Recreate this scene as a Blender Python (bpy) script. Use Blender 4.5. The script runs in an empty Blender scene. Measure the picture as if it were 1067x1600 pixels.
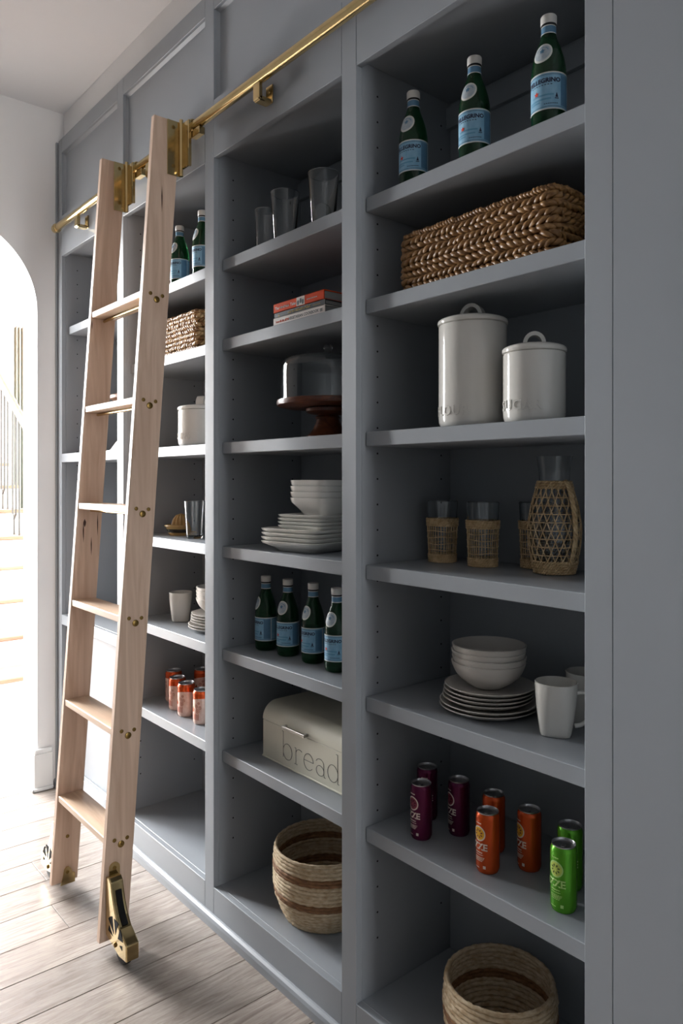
import bpy, bmesh, math, random
from math import sin, cos, pi, radians as rad
from mathutils import Vector, Matrix

random.seed(7)
SC = bpy.context.scene
COL = SC.collection

# ------------------------------------------------------------------ camera
cam_d = bpy.data.cameras.new('camera')
cam = bpy.data.objects.new('camera', cam_d); COL.objects.link(cam)
cam.location = (0, -1.22, 1.431)
cam.rotation_euler = (pi / 2, 0, math.atan2(1156., 977.))
cam_d.sensor_fit = 'VERTICAL'; cam_d.sensor_height = 36.0; cam_d.sensor_width = 36.0
cam_d.lens = 1156. / 1600. * 36.0
cam_d.shift_y = -50. / 1600.
cam_d.clip_start = 0.02
SC.camera = cam

# ------------------------------------------------------------------ world, light, exposure
W = bpy.data.worlds.new('world'); SC.world = W; W.use_nodes = True
W.node_tree.nodes['Background'].inputs[0].default_value = (0.80, 0.88, 1.0, 1)
W.node_tree.nodes['Background'].inputs[1].default_value = 0.3
SC.view_settings.view_transform = 'Standard'
SC.view_settings.look = 'None'
SC.view_settings.exposure = 0.0
SC.view_settings.gamma = 1.0
SC.view_settings.use_curve_mapping = False
SC.cycles.caustics_reflective = False
SC.cycles.caustics_refractive = False


def area(name, loc, rot, sx, sy, power, col):
    l = bpy.data.lights.new(name, 'AREA'); l.shape = 'RECTANGLE'; l.size = sx; l.size_y = sy
    l.energy = power; l.color = col
    o = bpy.data.objects.new(name, l); COL.objects.link(o); o.location = loc; o.rotation_euler = rot
    return o


# daylight in hall end and room end windows; hall side lamp is added fill
area('hall_end_daylight', (-8.12, -1.2, 2.4), (0, rad(-90), 0), 3.6, 2.4, 2000, (0.98, 0.99, 1.0))
area('hall_side_fill', (-5.4, -3.32, 1.7), (rad(90), 0, 0), 2.6, 2.6, 300, (0.99, 0.99, 1.0))
area('room_end_daylight', (4.42, -.31, 1.75), (0, rad(90), 0), 2.5, .5, 74, (0.98, 0.99, 1.0))

# ------------------------------------------------------------------ materials


def lin(c):
    def g(x):
        x /= 255.
        return x / 12.92 if x <= .04045 else ((x + .055) / 1.055) ** 2.4
    return (g(c[0]), g(c[1]), g(c[2]), 1)


MATS = {}


def mat(name, c, rough=.5, metal=0., var=0., scale=(8, 8, 8), bump=0., bscale=None, c2=None, trans=0., ior=1.45,
        detail=4., dist=0., coat=0., spec=.5, objrand=0., nrough=.5):
    """procedural material: noise between c and c2 in object coordinates, optional bump"""
    if name in MATS:
        return MATS[name]
    m = bpy.data.materials.new(name); m.use_nodes = True
    nt = m.node_tree; N = nt.nodes; L = nt.links
    b = N['Principled BSDF']
    b.inputs['Roughness'].default_value = rough
    b.inputs['Metallic'].default_value = metal
    b.inputs['Transmission Weight'].default_value = trans
    b.inputs['IOR'].default_value = ior
    b.inputs['Coat Weight'].default_value = coat
    b.inputs['Specular IOR Level'].default_value = spec
    A = lin(c)
    if c2 is None:
        k = 1 - var
        B = (A[0] * k, A[1] * k, A[2] * k, 1)
    else:
        B = lin(c2)
    tc = N.new('ShaderNodeTexCoord')
    mp = N.new('ShaderNodeMapping'); mp.inputs['Scale'].default_value = scale
    L.new(tc.outputs['Object'], mp.inputs['Vector'])
    nz = N.new('ShaderNodeTexNoise'); nz.inputs['Scale'].default_value = 1.0
    nz.inputs['Roughness'].default_value = nrough; nz.inputs['Detail'].default_value = detail; nz.inputs['Distortion'].default_value = dist
    vec = mp.outputs['Vector']
    if objrand:
        oi = N.new('ShaderNodeObjectInfo')
        ad = N.new('ShaderNodeVectorMath'); ad.operation = 'ADD'
        ml = N.new('ShaderNodeMath'); ml.operation = 'MULTIPLY'; ml.inputs[1].default_value = 37.
        L.new(oi.outputs['Random'], ml.inputs[0])
        L.new(mp.outputs['Vector'], ad.inputs[0]); L.new(ml.outputs[0], ad.inputs[1])
        vec = ad.outputs[0]
    L.new(vec, nz.inputs['Vector'])
    rp = N.new('ShaderNodeValToRGB')
    rp.color_ramp.elements[0].position = .3; rp.color_ramp.elements[0].color = B
    rp.color_ramp.elements[1].position = .7; rp.color_ramp.elements[1].color = A
    L.new(nz.outputs['Fac'], rp.inputs['Fac'])
    outc = rp.outputs['Color']
    if objrand:
        hv = N.new('ShaderNodeHueSaturation')
        mr = N.new('ShaderNodeMapRange'); mr.inputs['To Min'].default_value = 1 - objrand
        mr.inputs['To Max'].default_value = 1 + objrand
        L.new(oi.outputs['Random'], mr.inputs['Value']); L.new(mr.outputs[0], hv.inputs['Value'])
        L.new(outc, hv.inputs['Color']); outc = hv.outputs['Color']
    L.new(outc, b.inputs['Base Color'])
    if bump:
        mp2 = N.new('ShaderNodeMapping'); mp2.inputs['Scale'].default_value = bscale or scale
        L.new(tc.outputs['Object'], mp2.inputs['Vector'])
        n2 = N.new('ShaderNodeTexNoise'); n2.inputs['Scale'].default_value = 1.; n2.inputs['Detail'].default_value = 3.
        L.new(mp2.outputs['Vector'], n2.inputs['Vector'])
        bp = N.new('ShaderNodeBump'); bp.inputs['Strength'].default_value = bump; bp.inputs['Distance'].default_value = .002
        L.new(n2.outputs['Fac'], bp.inputs['Height']); L.new(bp.outputs['Normal'], b.inputs['Normal'])
    MATS[name] = m
    return m


PAINT = mat('blue_grey_paint', (151, 156, 161), .36, var=.05, scale=(3, 3, 3), bump=.06, bscale=(160, 160, 25))
WALL = mat('white_wall_paint', (242, 241, 240), .7, var=.02, scale=(2, 2, 2), bump=.04, bscale=(90, 90, 90))
CEIL = mat('ceiling_paint', (243, 244, 246), .8, var=.02, scale=(2, 2, 2))
TRIMW = mat('white_trim_paint', (236, 236, 234), .35, var=.02, scale=(3, 3, 3))
BRASS = mat('polished_brass', (212, 188, 138), .15, metal=1., var=.12, scale=(20, 20, 20))
BRASSD = mat('brass_screw', (150, 122, 70), .35, metal=.9, var=.2, scale=(90, 90, 90))
MAPLE = mat('maple_wood', (222, 195, 173), .48, c2=(197, 166, 143), scale=(26, 26, 2.2), detail=7., dist=1.6, bump=.08,
            bscale=(120, 120, 6))
MAPLEX = mat('maple_wood_rung', (222, 195, 168), .45, c2=(200, 168, 140), scale=(2.2, 26, 26), detail=7., dist=1.4)
KNOT = mat('dark_knot', (74, 48, 38), .6, var=.3, scale=(200, 200, 60))
OAK = mat('oak_plank', (182, 172, 163), .33, c2=(122, 110, 102), scale=(60, 6, 60), detail=12., dist=1.2, nrough=.68, bump=.3,
          bscale=(160, 8, 160), objrand=.16)
SUBF = mat('floor_gap', (46, 38, 33), .8, var=.2)
BLACK = mat('black_rubber', (22, 22, 23), .5, var=.2, scale=(60, 60, 60))
SHADE = mat('painted_recess_shade', (16, 17, 19), .9, var=.2)  # near-black that paints the shade of holes and recesses
GLASS = mat('clear_glass', (246, 249, 250), .02, trans=1., ior=1.45, var=.01)
GREEN = mat('green_glass', (34, 112, 62), .06, trans=.82, ior=1.36, c2=(24, 92, 50), scale=(14, 14, 14))
LBLUE = mat('bottle_label_blue', (126, 178, 208), .45, c2=(152, 196, 220), scale=(70, 70, 40), detail=5.)
LMID = mat('label_soft_blue', (104, 162, 196), .45, var=.06, scale=(60, 60, 60))
LNECK = mat('bottle_neck_blue', (94, 138, 170), .45, var=.1, scale=(90, 90, 90))
LWHITE = mat('label_white', (226, 226, 220), .5, var=.05, scale=(50, 50, 50))
LGREY = mat('oval_label', (170, 182, 192), .5, c2=(200, 208, 212), scale=(120, 120, 120))
NAVY = mat('navy_ink', (32, 40, 74), .5, var=.1)
RED = mat('red_ink', (226, 70, 48), .5, var=.1)
CAPW = mat('white_cap', (222, 218, 212), .4, var=.06, scale=(60, 60, 60))
CERAM = mat('white_glazed_ceramic', (222, 219, 212), .12, var=.03, scale=(12, 12, 12), coat=.3)
CERAMB = mat('bright_white_glaze', (240, 238, 232), .1, var=.02, scale=(12, 12, 12), coat=.3)
CERAMM = mat('off_white_stoneware', (208, 203, 196), .34, var=.04, scale=(12, 12, 12))
CREAM = mat('cream_enamel', (226, 222, 204), .32, var=.02, scale=(8, 8, 8))
INK = mat('grey_ink', (70, 68, 62), .5, var=.1)
STEEL = mat('brushed_steel', (190, 188, 182), .3, metal=1., var=.1, scale=(90, 90, 90))
ALU = mat('can_aluminium', (186, 186, 188), .3, metal=1., var=.12, scale=(80, 80, 80))
SEAG = mat('seagrass', (170, 128, 78), .42, c2=(104, 68, 36), scale=(45, 45, 120), detail=5.)
SEAGL = mat('seagrass_light', (214, 184, 136), .42, c2=(150, 108, 62), scale=(45, 45, 120), detail=5.)
COIL = mat('corn_husk_coil', (216, 198, 168), .7, c2=(168, 140, 104), scale=(60, 60, 160), detail=6., bump=.5, bscale=(220, 220, 300))
COILB = mat('brown_coil', (150, 108, 70), .7, c2=(104, 70, 44), scale=(60, 60, 160), detail=6., bump=.5, bscale=(220, 220, 300))
WICK = mat('wicker', (236, 208, 164), .55, c2=(196, 160, 114), scale=(80, 80, 80), detail=4.)
WALNUT = mat('walnut', (112, 62, 38), .32, c2=(66, 34, 22), scale=(9, 40, 40), detail=6., dist=1.)
PURPLE = mat('purple_can', (104, 28, 70), .26, metal=.55, var=.15, scale=(30, 30, 30))
ORANGE = mat('orange_can', (214, 84, 30), .26, metal=.5, var=.12, scale=(30, 30, 30))
LIME = mat('green_can', (96, 176, 44), .26, metal=.5, var=.12, scale=(30, 30, 30))
PEACH = mat('peach_can', (232, 202, 188), .3, metal=.25, c2=(218, 180, 164), scale=(70, 70, 70))
FRUITY = mat('yellow_print', (240, 180, 40), .4, var=.05)
FRUITR = mat('dark_red_print', (120, 26, 48), .4, var=.05)
FRUITG = mat('pale_green_print', (190, 208, 96), .4, var=.05)
PRINTW = mat('pale_print', (226, 214, 200), .4, var=.05)
PRINTG = mat('pale_lime_print', (178, 214, 130), .4, var=.05)
DKGREEN = mat('dark_green_print', (70, 90, 30), .4, var=.05)
BOOKR = mat('book_orange', (224, 72, 14), .65, var=.1, scale=(60, 60, 60), spec=.2)
BOOKK = mat('book_charcoal', (52, 54, 54), .5, var=.1, scale=(60, 60, 60))
BOOKW = mat('book_off_white', (214, 204, 196), .5, var=.06, scale=(60, 60, 60))
PAGES = mat('book_pages', (150, 148, 144), .8, var=.2, scale=(4, 4, 900))
GOLDI = mat('gold_ink', (176, 148, 74), .5, var=.1)
YELW = mat('yellowware', (196, 160, 100), .25, c2=(170, 132, 78), scale=(30, 30, 30), coat=.3)
DKBAND = mat('dark_glaze_band', (62, 54, 46), .25, var=.15, scale=(30, 30, 30))
LINEN = mat('grey_white_linen', (206, 204, 198), .9, var=.12, scale=(120, 120, 120), bump=.3, bscale=(400, 400, 400))
IRON = mat('black_iron', (70, 70, 66), .5, var=.2, scale=(40, 40, 40))
TREAD = mat('stair_oak', (150, 114, 92), .4, c2=(126, 92, 72), scale=(30, 3, 30), detail=6.)
CURT = mat('pale_curtain', (166, 171, 160), .9, var=.1, scale=(40, 40, 4))
SOFF = mat('pale_peach_soffit', (206, 160, 132), .7, var=.04, scale=(4, 4, 4))

# ------------------------------------------------------------------ mesh helpers


class MB:
    def __init__(s):
        s.v = []; s.f = []

    def add(s, vs, fs):
        n = len(s.v)
        s.v += [tuple(p) for p in vs]
        s.f += [tuple(i + n for i in q) for q in fs]
        return s

    def box(s, x0, x1, y0, y1, z0, z1):
        return s.add([(x0, y0, z0), (x1, y0, z0), (x1, y1, z0), (x0, y1, z0), (x0, y0, z1), (x1, y0, z1), (x1, y1, z1), (x0, y1, z1)],
                     [(0, 3, 2, 1), (4, 5, 6, 7), (0, 1, 5, 4), (1, 2, 6, 5), (2, 3, 7, 6), (3, 0, 4, 7)])

    def cbox(s, x0, x1, y0, y1, z0, z1, c=.002):
        """box with chamfered edges"""
        X, Y, Z = (x0, x1), (y0, y1), (z0, z1)
        vs = []; ix = {}
        for i in (0, 1):
            for j in (0, 1):
                for k in (0, 1):
                    sx, sy, sz = (1 - 2 * i) * c, (1 - 2 * j) * c, (1 - 2 * k) * c
                    ix[i, j, k, 0] = len(vs); vs.append((X[i], Y[j] + sy, Z[k] + sz))
                    ix[i, j, k, 1] = len(vs); vs.append((X[i] + sx, Y[j], Z[k] + sz))
                    ix[i, j, k, 2] = len(vs); vs.append((X[i] + sx, Y[j] + sy, Z[k]))
        fs = []
        ctr = Vector(((x0 + x1) / 2, (y0 + y1) / 2, (z0 + z1) / 2))

        def face(ids):
            P = [Vector(vs[i]) for i in ids]
            n = (P[1] - P[0]).cross(P[2] - P[0])
            m = sum(P, Vector()) / len(P)
            fs.append(tuple(ids) if n.dot(m - ctr) > 0 else tuple(reversed(ids)))
        for i in (0, 1):
            face([ix[i, 0, 0, 0], ix[i, 1, 0, 0], ix[i, 1, 1, 0], ix[i, 0, 1, 0]])
            face([ix[0, i, 0, 1], ix[1, i, 0, 1], ix[1, i, 1, 1], ix[0, i, 1, 1]])
            face([ix[0, 0, i, 2], ix[1, 0, i, 2], ix[1, 1, i, 2], ix[0, 1, i, 2]])
            for j in (0, 1):
                face([ix[i, j, 0, 0], ix[i, j, 1, 0], ix[i, j, 1, 1], ix[i, j, 0, 1]])
                face([ix[i, 0, j, 0], ix[i, 1, j, 0], ix[i, 1, j, 2], ix[i, 0, j, 2]])
                face([ix[0, i, j, 1], ix[1, i, j, 1], ix[1, i, j, 2], ix[0, i, j, 2]])
                for k in (0, 1):
                    face([ix[i, j, k, 0], ix[i, j, k, 1], ix[i, j, k, 2]])
        return s.add(vs, fs)

    def lathe(s, prof, n=40, cx=0., cy=0., close=False):
        rows = []
        vs = []; fs = []
        for r, z in prof:
            if r < 1e-6:
                rows.append([len(vs)] * n); vs.append((cx, cy, z))
            else:
                rows.append(list(range(len(vs), len(vs) + n)))
                vs += [(cx + r * cos(2 * pi * i / n), cy + r * sin(2 * pi * i / n), z) for i in range(n)]
        rr = rows + ([rows[0]] if close else [])
        for a, b in zip(rr, rr[1:]):
            for i in range(n):
                j = (i + 1) % n
                q = [a[i], a[j], b[j], b[i]]
                q2 = []
                for t in q:
                    if t not in q2:
                        q2.append(t)
                if len(q2) > 2:
                    fs.append(tuple(q2))
        return s.add(vs, fs)

    def tube(s, P, r, n=8, closed=False):
        P = [Vector(p) for p in P]; m = len(P)
        R = r if isinstance(r, (list, tuple)) else [r] * m
        T = []
        for i in range(m):
            if closed:
                t = P[(i + 1) % m] - P[i - 1]
            else:
                t = P[min(i + 1, m - 1)] - P[max(i - 1, 0)]
            T.append(t.normalized())
        up = Vector((0, 0, 1)) if abs(T[0].z) < .9 else Vector((1, 0, 0))
        u = T[0].cross(up).normalized()
        vs = []; fs = []
        for i in range(m):
            u = (u - T[i] * u.dot(T[i]))
            u.normalize()
            w = T[i].cross(u)
            vs += [P[i] + (u * cos(2 * pi * k / n) + w * sin(2 * pi * k / n)) * R[i] for k in range(n)]
        for i in range(m if closed else m - 1):
            a = i * n; b = ((i + 1) % m) * n
            for k in range(n):
                l = (k + 1) % n
                fs.append((a + k, a + l, b + l, b + k))
        if not closed:
            fs.append(tuple(reversed(range(n)))); fs.append(tuple(range((m - 1) * n, m * n)))
        return s.add(vs, fs)

    def loft(s, rings, cap0=True, cap1=True):
        n = len(rings[0]); vs = []; fs = []
        for R in rings:
            vs += R
        for i in range(len(rings) - 1):
            for k in range(n):
                l = (k + 1) % n
                fs.append((i * n + k, i * n + l, (i + 1) * n + l, (i + 1) * n + k))
        if cap0:
            fs.append(tuple(reversed(range(n))))
        if cap1:
            fs.append(tuple(range((len(rings) - 1) * n, len(rings) * n)))
        return s.add(vs, fs)

    def prism(s, out, fn0, fn1):
        """outline of 2D points placed by fn0 / fn1 on the two end planes"""
        n = len(out)
        vs = [fn0(p) for p in out] + [fn1(p) for p in out]
        fs = [tuple(reversed(range(n))), tuple(range(n, 2 * n))]
        fs += [(i, (i + 1) % n, n + (i + 1) % n, n + i) for i in range(n)]
        return s.add(vs, fs)

    def mesh(s, name, m, smooth=None):
        me = bpy.data.meshes.new(name)
        me.from_pydata(s.v, [], s.f)
        bm = bmesh.new(); bm.from_mesh(me)
        bmesh.ops.recalc_face_normals(bm, faces=bm.faces)
        if smooth is not None:
            for fc in bm.faces:
                fc.smooth = True
            for e in bm.edges:
                if len(e.link_faces) == 2 and e.calc_face_angle(0) > rad(smooth):
                    e.smooth = False
        bm.to_mesh(me); bm.free()
        me.materials.append(m)
        me.update()
        return me


def link(name, me, parent=None, loc=None):
    o = bpy.data.objects.new(name, me); COL.objects.link(o)
    if parent is not None:
        o.parent = parent
    if loc is not None:
        o.location = loc
    return o


def obj(name, mb, m, parent=None, smooth=None, loc=None):
    return link(name, mb.mesh(name, m, smooth), parent, loc)


def tag(o, label, cat=None, group=None, kind=None):
    if label:
        o['label'] = label
    if cat:
        o['category'] = cat
    if group:
        o['group'] = group
    if kind:
        o['kind'] = kind
    return o


def thing(name, label, cat, loc=(0, 0, 0), rz=0., group=None):
    o = bpy.data.objects.new(name, None); COL.objects.link(o)
    o.location = loc; o.rotation_euler = (0, 0, rz); o.empty_display_size = .05
    return tag(o, label, cat, group)


def kids(o):
    return [c for c in COL.objects if c.parent == o]


def dup(root, loc, rz, label, group=None):
    r = root.copy(); COL.objects.link(r)
    r.location = loc; r.rotation_euler = (0, 0, rz); r['label'] = label
    if group:
        r['group'] = group
    for ch in kids(root):
        c = ch.copy(); COL.objects.link(c); c.parent = r
        for g in kids(ch):
            d = g.copy(); COL.objects.link(d); d.parent = c
    return r


def struct(name, mb, m, label=None, parent=None, smooth=None):
    o = obj(name, mb, m, parent, smooth)
    o['kind'] = 'structure'
    if label:
        o['label'] = label
    return o


def text_data(body, size, bold=0., spacing=1.):
    cu = bpy.data.curves.new('lettering', 'FONT'); cu.body = body; cu.size = size; cu.offset = bold
    cu.align_x = 'CENTER'; cu.space_character = spacing; cu.resolution_u = 2
    o = bpy.data.objects.new('lettering_source', cu); COL.objects.link(o)
    dg = bpy.context.evaluated_depsgraph_get()
    me = o.evaluated_get(dg).to_mesh()
    vs = [(v.co.x, v.co.y) for v in me.vertices]; fs = [tuple(p.vertices) for p in me.polygons]
    o.evaluated_get(dg).to_mesh_clear()
    bpy.data.objects.remove(o); bpy.data.curves.remove(cu)
    return vs, fs


def wrap(mb, flat, rfun, z0, th0=0., off=.0004, thick=0.):
    """wrap flat (x, y) geometry round an upright surface of revolution; th0 = 0 faces -y"""
    vs, fs = flat

    def P(x, y, o):
        z = z0 + y; r = rfun(z); t = th0 + x / r - pi / 2
        return ((r + o) * cos(t), (r + o) * sin(t), z)
    mb.add([P(x, y, off) for x, y in vs], fs)
    if thick:
        ed = {}
        for q in fs:
            for a, b in zip(q, q[1:] + q[:1]):
                ed[frozenset((a, b))] = ed.get(frozenset((a, b)), 0) + 1
        mb.add([P(x, y, off) for x, y in vs] + [P(x, y, off - thick) for x, y in vs],
               [(a, b, b + len(vs), a + len(vs)) for a, b in (tuple(e) for e, c in ed.items() if c == 1)])
    return mb


def band(x0, x1, y0, y1, nx=24, ny=1):
    vs = [(x0 + (x1 - x0) * i / nx, y0 + (y1 - y0) * j / ny) for j in range(ny + 1) for i in range(nx + 1)]
    fs = [(j * (nx + 1) + i, j * (nx + 1) + i + 1, (j + 1) * (nx + 1) + i + 1, (j + 1) * (nx + 1) + i) for j in range(ny) for i in range(nx)]
    return vs, fs


def disc(cx, cy, r0, r1, n=24, rings=3, shape=None):
    vs = []; fs = []
    for k in range(rings + 1):
        r = r0 + (r1 - r0) * k / rings
        for i in range(n):
            t = 2 * pi * i / n
            q = shape(t) if shape else 1.
            vs.append((cx + r * q * cos(t), cy + r * q * sin(t)))
    for k in range(rings):
        for i in range(n):
            j = (i + 1) % n
            fs.append((k * n + i, k * n + j, (k + 1) * n + j, (k + 1) * n + i))
    return vs, fs


def star(cx, cy, r, n=5, inner=.42):
    vs = [(cx, cy)]
    for i in range(2 * n):
        t = pi / 2 + pi * i / n; q = r if i % 2 == 0 else r * inner
        vs.append((cx + q * cos(t), cy + q * sin(t)))
    return vs, [(0, 1 + i, 1 + (i + 1) % (2 * n)) for i in range(2 * n)]


def lerp_prof(prof):
    def f(z):
        for (r0, z0), (r1, z1) in zip(prof, prof[1:]):
            if z0 <= z <= z1 and z1 > z0:
                return r0 + (r1 - r0) * (z - z0) / (z1 - z0)
        return prof[-1][0]
    return f


def smoothprof(P, k=4):
    """Catmull-Rom through profile points"""
    out = []
    n = len(P)
    for i in range(n - 1):
        p0, p1, p2, p3 = P[max(i - 1, 0)], P[i], P[i + 1], P[min(i + 2, n - 1)]
        for j in range(k):
            t = j / k
            out.append(tuple(.5 * (2 * p1[q] + (p2[q] - p0[q]) * t + (2 * p0[q] - 5 * p1[q] + 4 * p2[q] - p3[q]) * t * t +
                                   (3 * p1[q] - p0[q] - 3 * p2[q] + p3[q]) * t ** 3) for q in range(len(p1))))
    out.append(P[-1])
    return out


def superring(hx, hy, z, e, n=48):
    R = []
    for i in range(n):
        t = 2 * pi * i / n
        c, s_ = cos(t), sin(t)
        k = (abs(c) ** e + abs(s_) ** e) ** (-1 / e)
        R.append((hx * c * k, hy * s_ * k, z))
    return R


# ------------------------------------------------------------------ the setting
CZ = 3.157          # ceiling height
WL = -3.515         # left wall, room side
WT = .20            # its thickness
XR, YF = 4.5, -3.4  # right and front (behind the camera) walls
HX, HY = -8.2, 1.35  # hall ends
AY, AR, AZ = -.4788, .3903, 2.21   # arch centre, radius, spring height

struct('floor', MB().box(HX - .1, XR + .1, YF - .1, HY + .1, -.06, -.012), SUBF, 'floor of wide greyish brown oak planks')
floor = bpy.data.objects['floor']
random.seed(11)
PWID = .1655
x = -2.3693 - PWID * 36
prev = None
while x < XR:
    if x + PWID > HX:
        y = -3.4 - random.uniform(0, 1.1)
        while y < HY:
            ln = random.choice((1.0, 1.25, 1.5, 1.8))
            ya, yb = max(y, YF), min(y + ln, HY if x + PWID < WL - .0 else .36)
            xa, xb = max(x, HX), min(x + PWID, XR)
            if yb - ya > .05 and xb - xa > .02:
                dz = random.uniform(-.0008, 0)
                o = obj('plank', MB().cbox(xa + .0007 - (xa + xb) / 2, xb - .0007 - (xa + xb) / 2, ya + .0007 - (ya + yb) / 2,
                                           yb - .0007 - (ya + yb) / 2, -.014, dz, .0012), OAK, floor)
                o.location = ((xa + xb) / 2, (ya + yb) / 2, 0)
            y += ln
    x += PWID

struct('ceiling', MB().box(WL - .02, XR + .1, YF - .1, .45, CZ, CZ + .1), CEIL, 'plain white ceiling')
# left wall with the arched opening
mb = MB()
xa, xb = WL - WT, WL
na = 40
arc = [(AY + AR * cos(pi - pi * i / na), AZ + AR * sin(pi - pi * i / na)) for i in range(na + 1)]
for xx in (xa, xb):
    mb.add([(xx, YF, 0), (xx, arc[0][0], 0), (xx, arc[0][0], CZ), (xx, YF, CZ)], [(0, 1, 2, 3)])
    mb.add([(xx, arc[-1][0], 0), (xx, .45, 0), (xx, .45, CZ), (xx, arc[-1][0], CZ)], [(0, 1, 2, 3)])
    for p, q in zip(arc, arc[1:]):
        mb.add([(xx, p[0], p[1]), (xx, q[0], q[1]), (xx, q[0], CZ), (xx, p[0], CZ)], [(0, 1, 2, 3)])
edge = [(arc[0][0], 0)] + arc + [(arc[-1][0], 0)]
for p, q in zip(edge, edge[1:]):
    mb.add([(xa, p[0], p[1]), (xb, p[0], p[1]), (xb, q[0], q[1]), (xa, q[0], q[1])], [(0, 1, 2, 3)])
struct('wall_left', mb, WALL, 'white wall with a tall arched opening')
struct('wall_back', MB().box(WL, XR, .033, .45, 3.012, CZ), WALL, 'white wall strip above the bookcase')
struct('wall_back_right', MB().box(-.25, XR, .0, .45, 0, 3.012), WALL, 'white wall right of the bookcase')
struct('wall_front', MB().box(WL, XR, YF - .1, YF, 0, CZ), PAINT, 'blue-grey painted wall opposite the bookcase')
mb = MB()
wy0, wy1, wz0, wz1 = -.58, -.04, .5, 3.0
mb.box(XR, XR + .1, YF, wy0, 0, CZ).box(XR, XR + .1, wy1, .0, 0, CZ).box(XR, XR + .1, wy0, wy1, 0, wz0).box(XR, XR + .1, wy0, wy1, wz1, CZ)
struct('wall_right', mb, WALL, 'white wall with a window at the far right end')
# hall beyond the arch
HZ = 4.6
struct('wall_hall_side', MB().box(HX, WL - WT, HY, HY + .1, 0, HZ), WALL, 'white hall wall beside the stairs')
struct('wall_hall_front', MB().box(HX, -6.75, YF - .1, YF, 0, HZ).box(-4.05, WL - WT, YF - .1, YF, 0, HZ).box(-6.75, -4.05, YF - .1, YF, 0, .35)
       .box(-6.75, -4.05, YF - .1, YF, 3.05, HZ), WALL, 'white hall wall with a tall opening added for fill light')
struct('wall_hall_end', MB().box(HX - .1, HX, YF, -2.45, 0, HZ).box(HX - .1, HX, .05, HY, 0, HZ).box(HX - .1, HX, -2.45, .05, 0, .55)
       .box(HX - .1, HX, -2.45, .05, 4.25, HZ), WALL, 'white hall end wall with a tall window')
struct('wall_hall_upper', MB().box(WL - WT, WL, YF, HY, CZ + .1, HZ).box(WL - WT, WL, .45, HY, 0, CZ + .1), WALL, 'white upper hall wall over the arch')
struct('ceiling_hall', MB().box(HX - .1, WL, YF - .1, HY + .1, HZ, HZ + .1), CEIL, 'white ceiling of the stair hall')


def baseboard(name, segs, label):
    mb = MB()
    for x0, x1, y0, y1 in segs:
        mb.cbox(x0, x1, y0, y1, 0, .168, .0015)
        mb.cbox(x0, x1, y0, y1, .168, .19, .005)
    return struct(name, mb, TRIMW, label)


jy = AY + AR
baseboard('baseboard_left', [(WL, WL + .018, jy - .018, -.022)], 'white baseboard stub between arch and bookcase')
baseboard('baseboard_arch', [(WL - WT - .018, WL - .0002, jy - .018, jy)], 'white baseboard round the arch reveal')
mb = MB(); mb.cbox(WL + .018, WL + .03, jy - .03, -.022, 0, .016, .004).cbox(WL - WT, WL + .03, jy - .03, jy - .018, 0, .016, .004)
struct('trim_1', mb, TRIMW, 'white shoe moulding at the foot of the arch')
baseboard('baseboard_front_left', [(WL, WL + .018, YF, AY - AR + .018)], 'white baseboard left of the arch')

# ------------------------------------------------------------------ bookcase
OW, SW = .636, .056
E4R = -.751
cols = []
for i in range(4):
    r = E4R - i * (OW + SW)
    cols.append((r - OW + (.016 if i == 3 else 0), r))            # col 0 = nearest (right)
SHZ = [2.142, 1.885, 1.552, 1.217, .885, .556]
ST = .036
DEP, FT, SY = .35, .019, .031
ZB, ZO, ZP0, ZP1, ZT = .123, 2.466, 2.652, 2.943, 3.011

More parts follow.
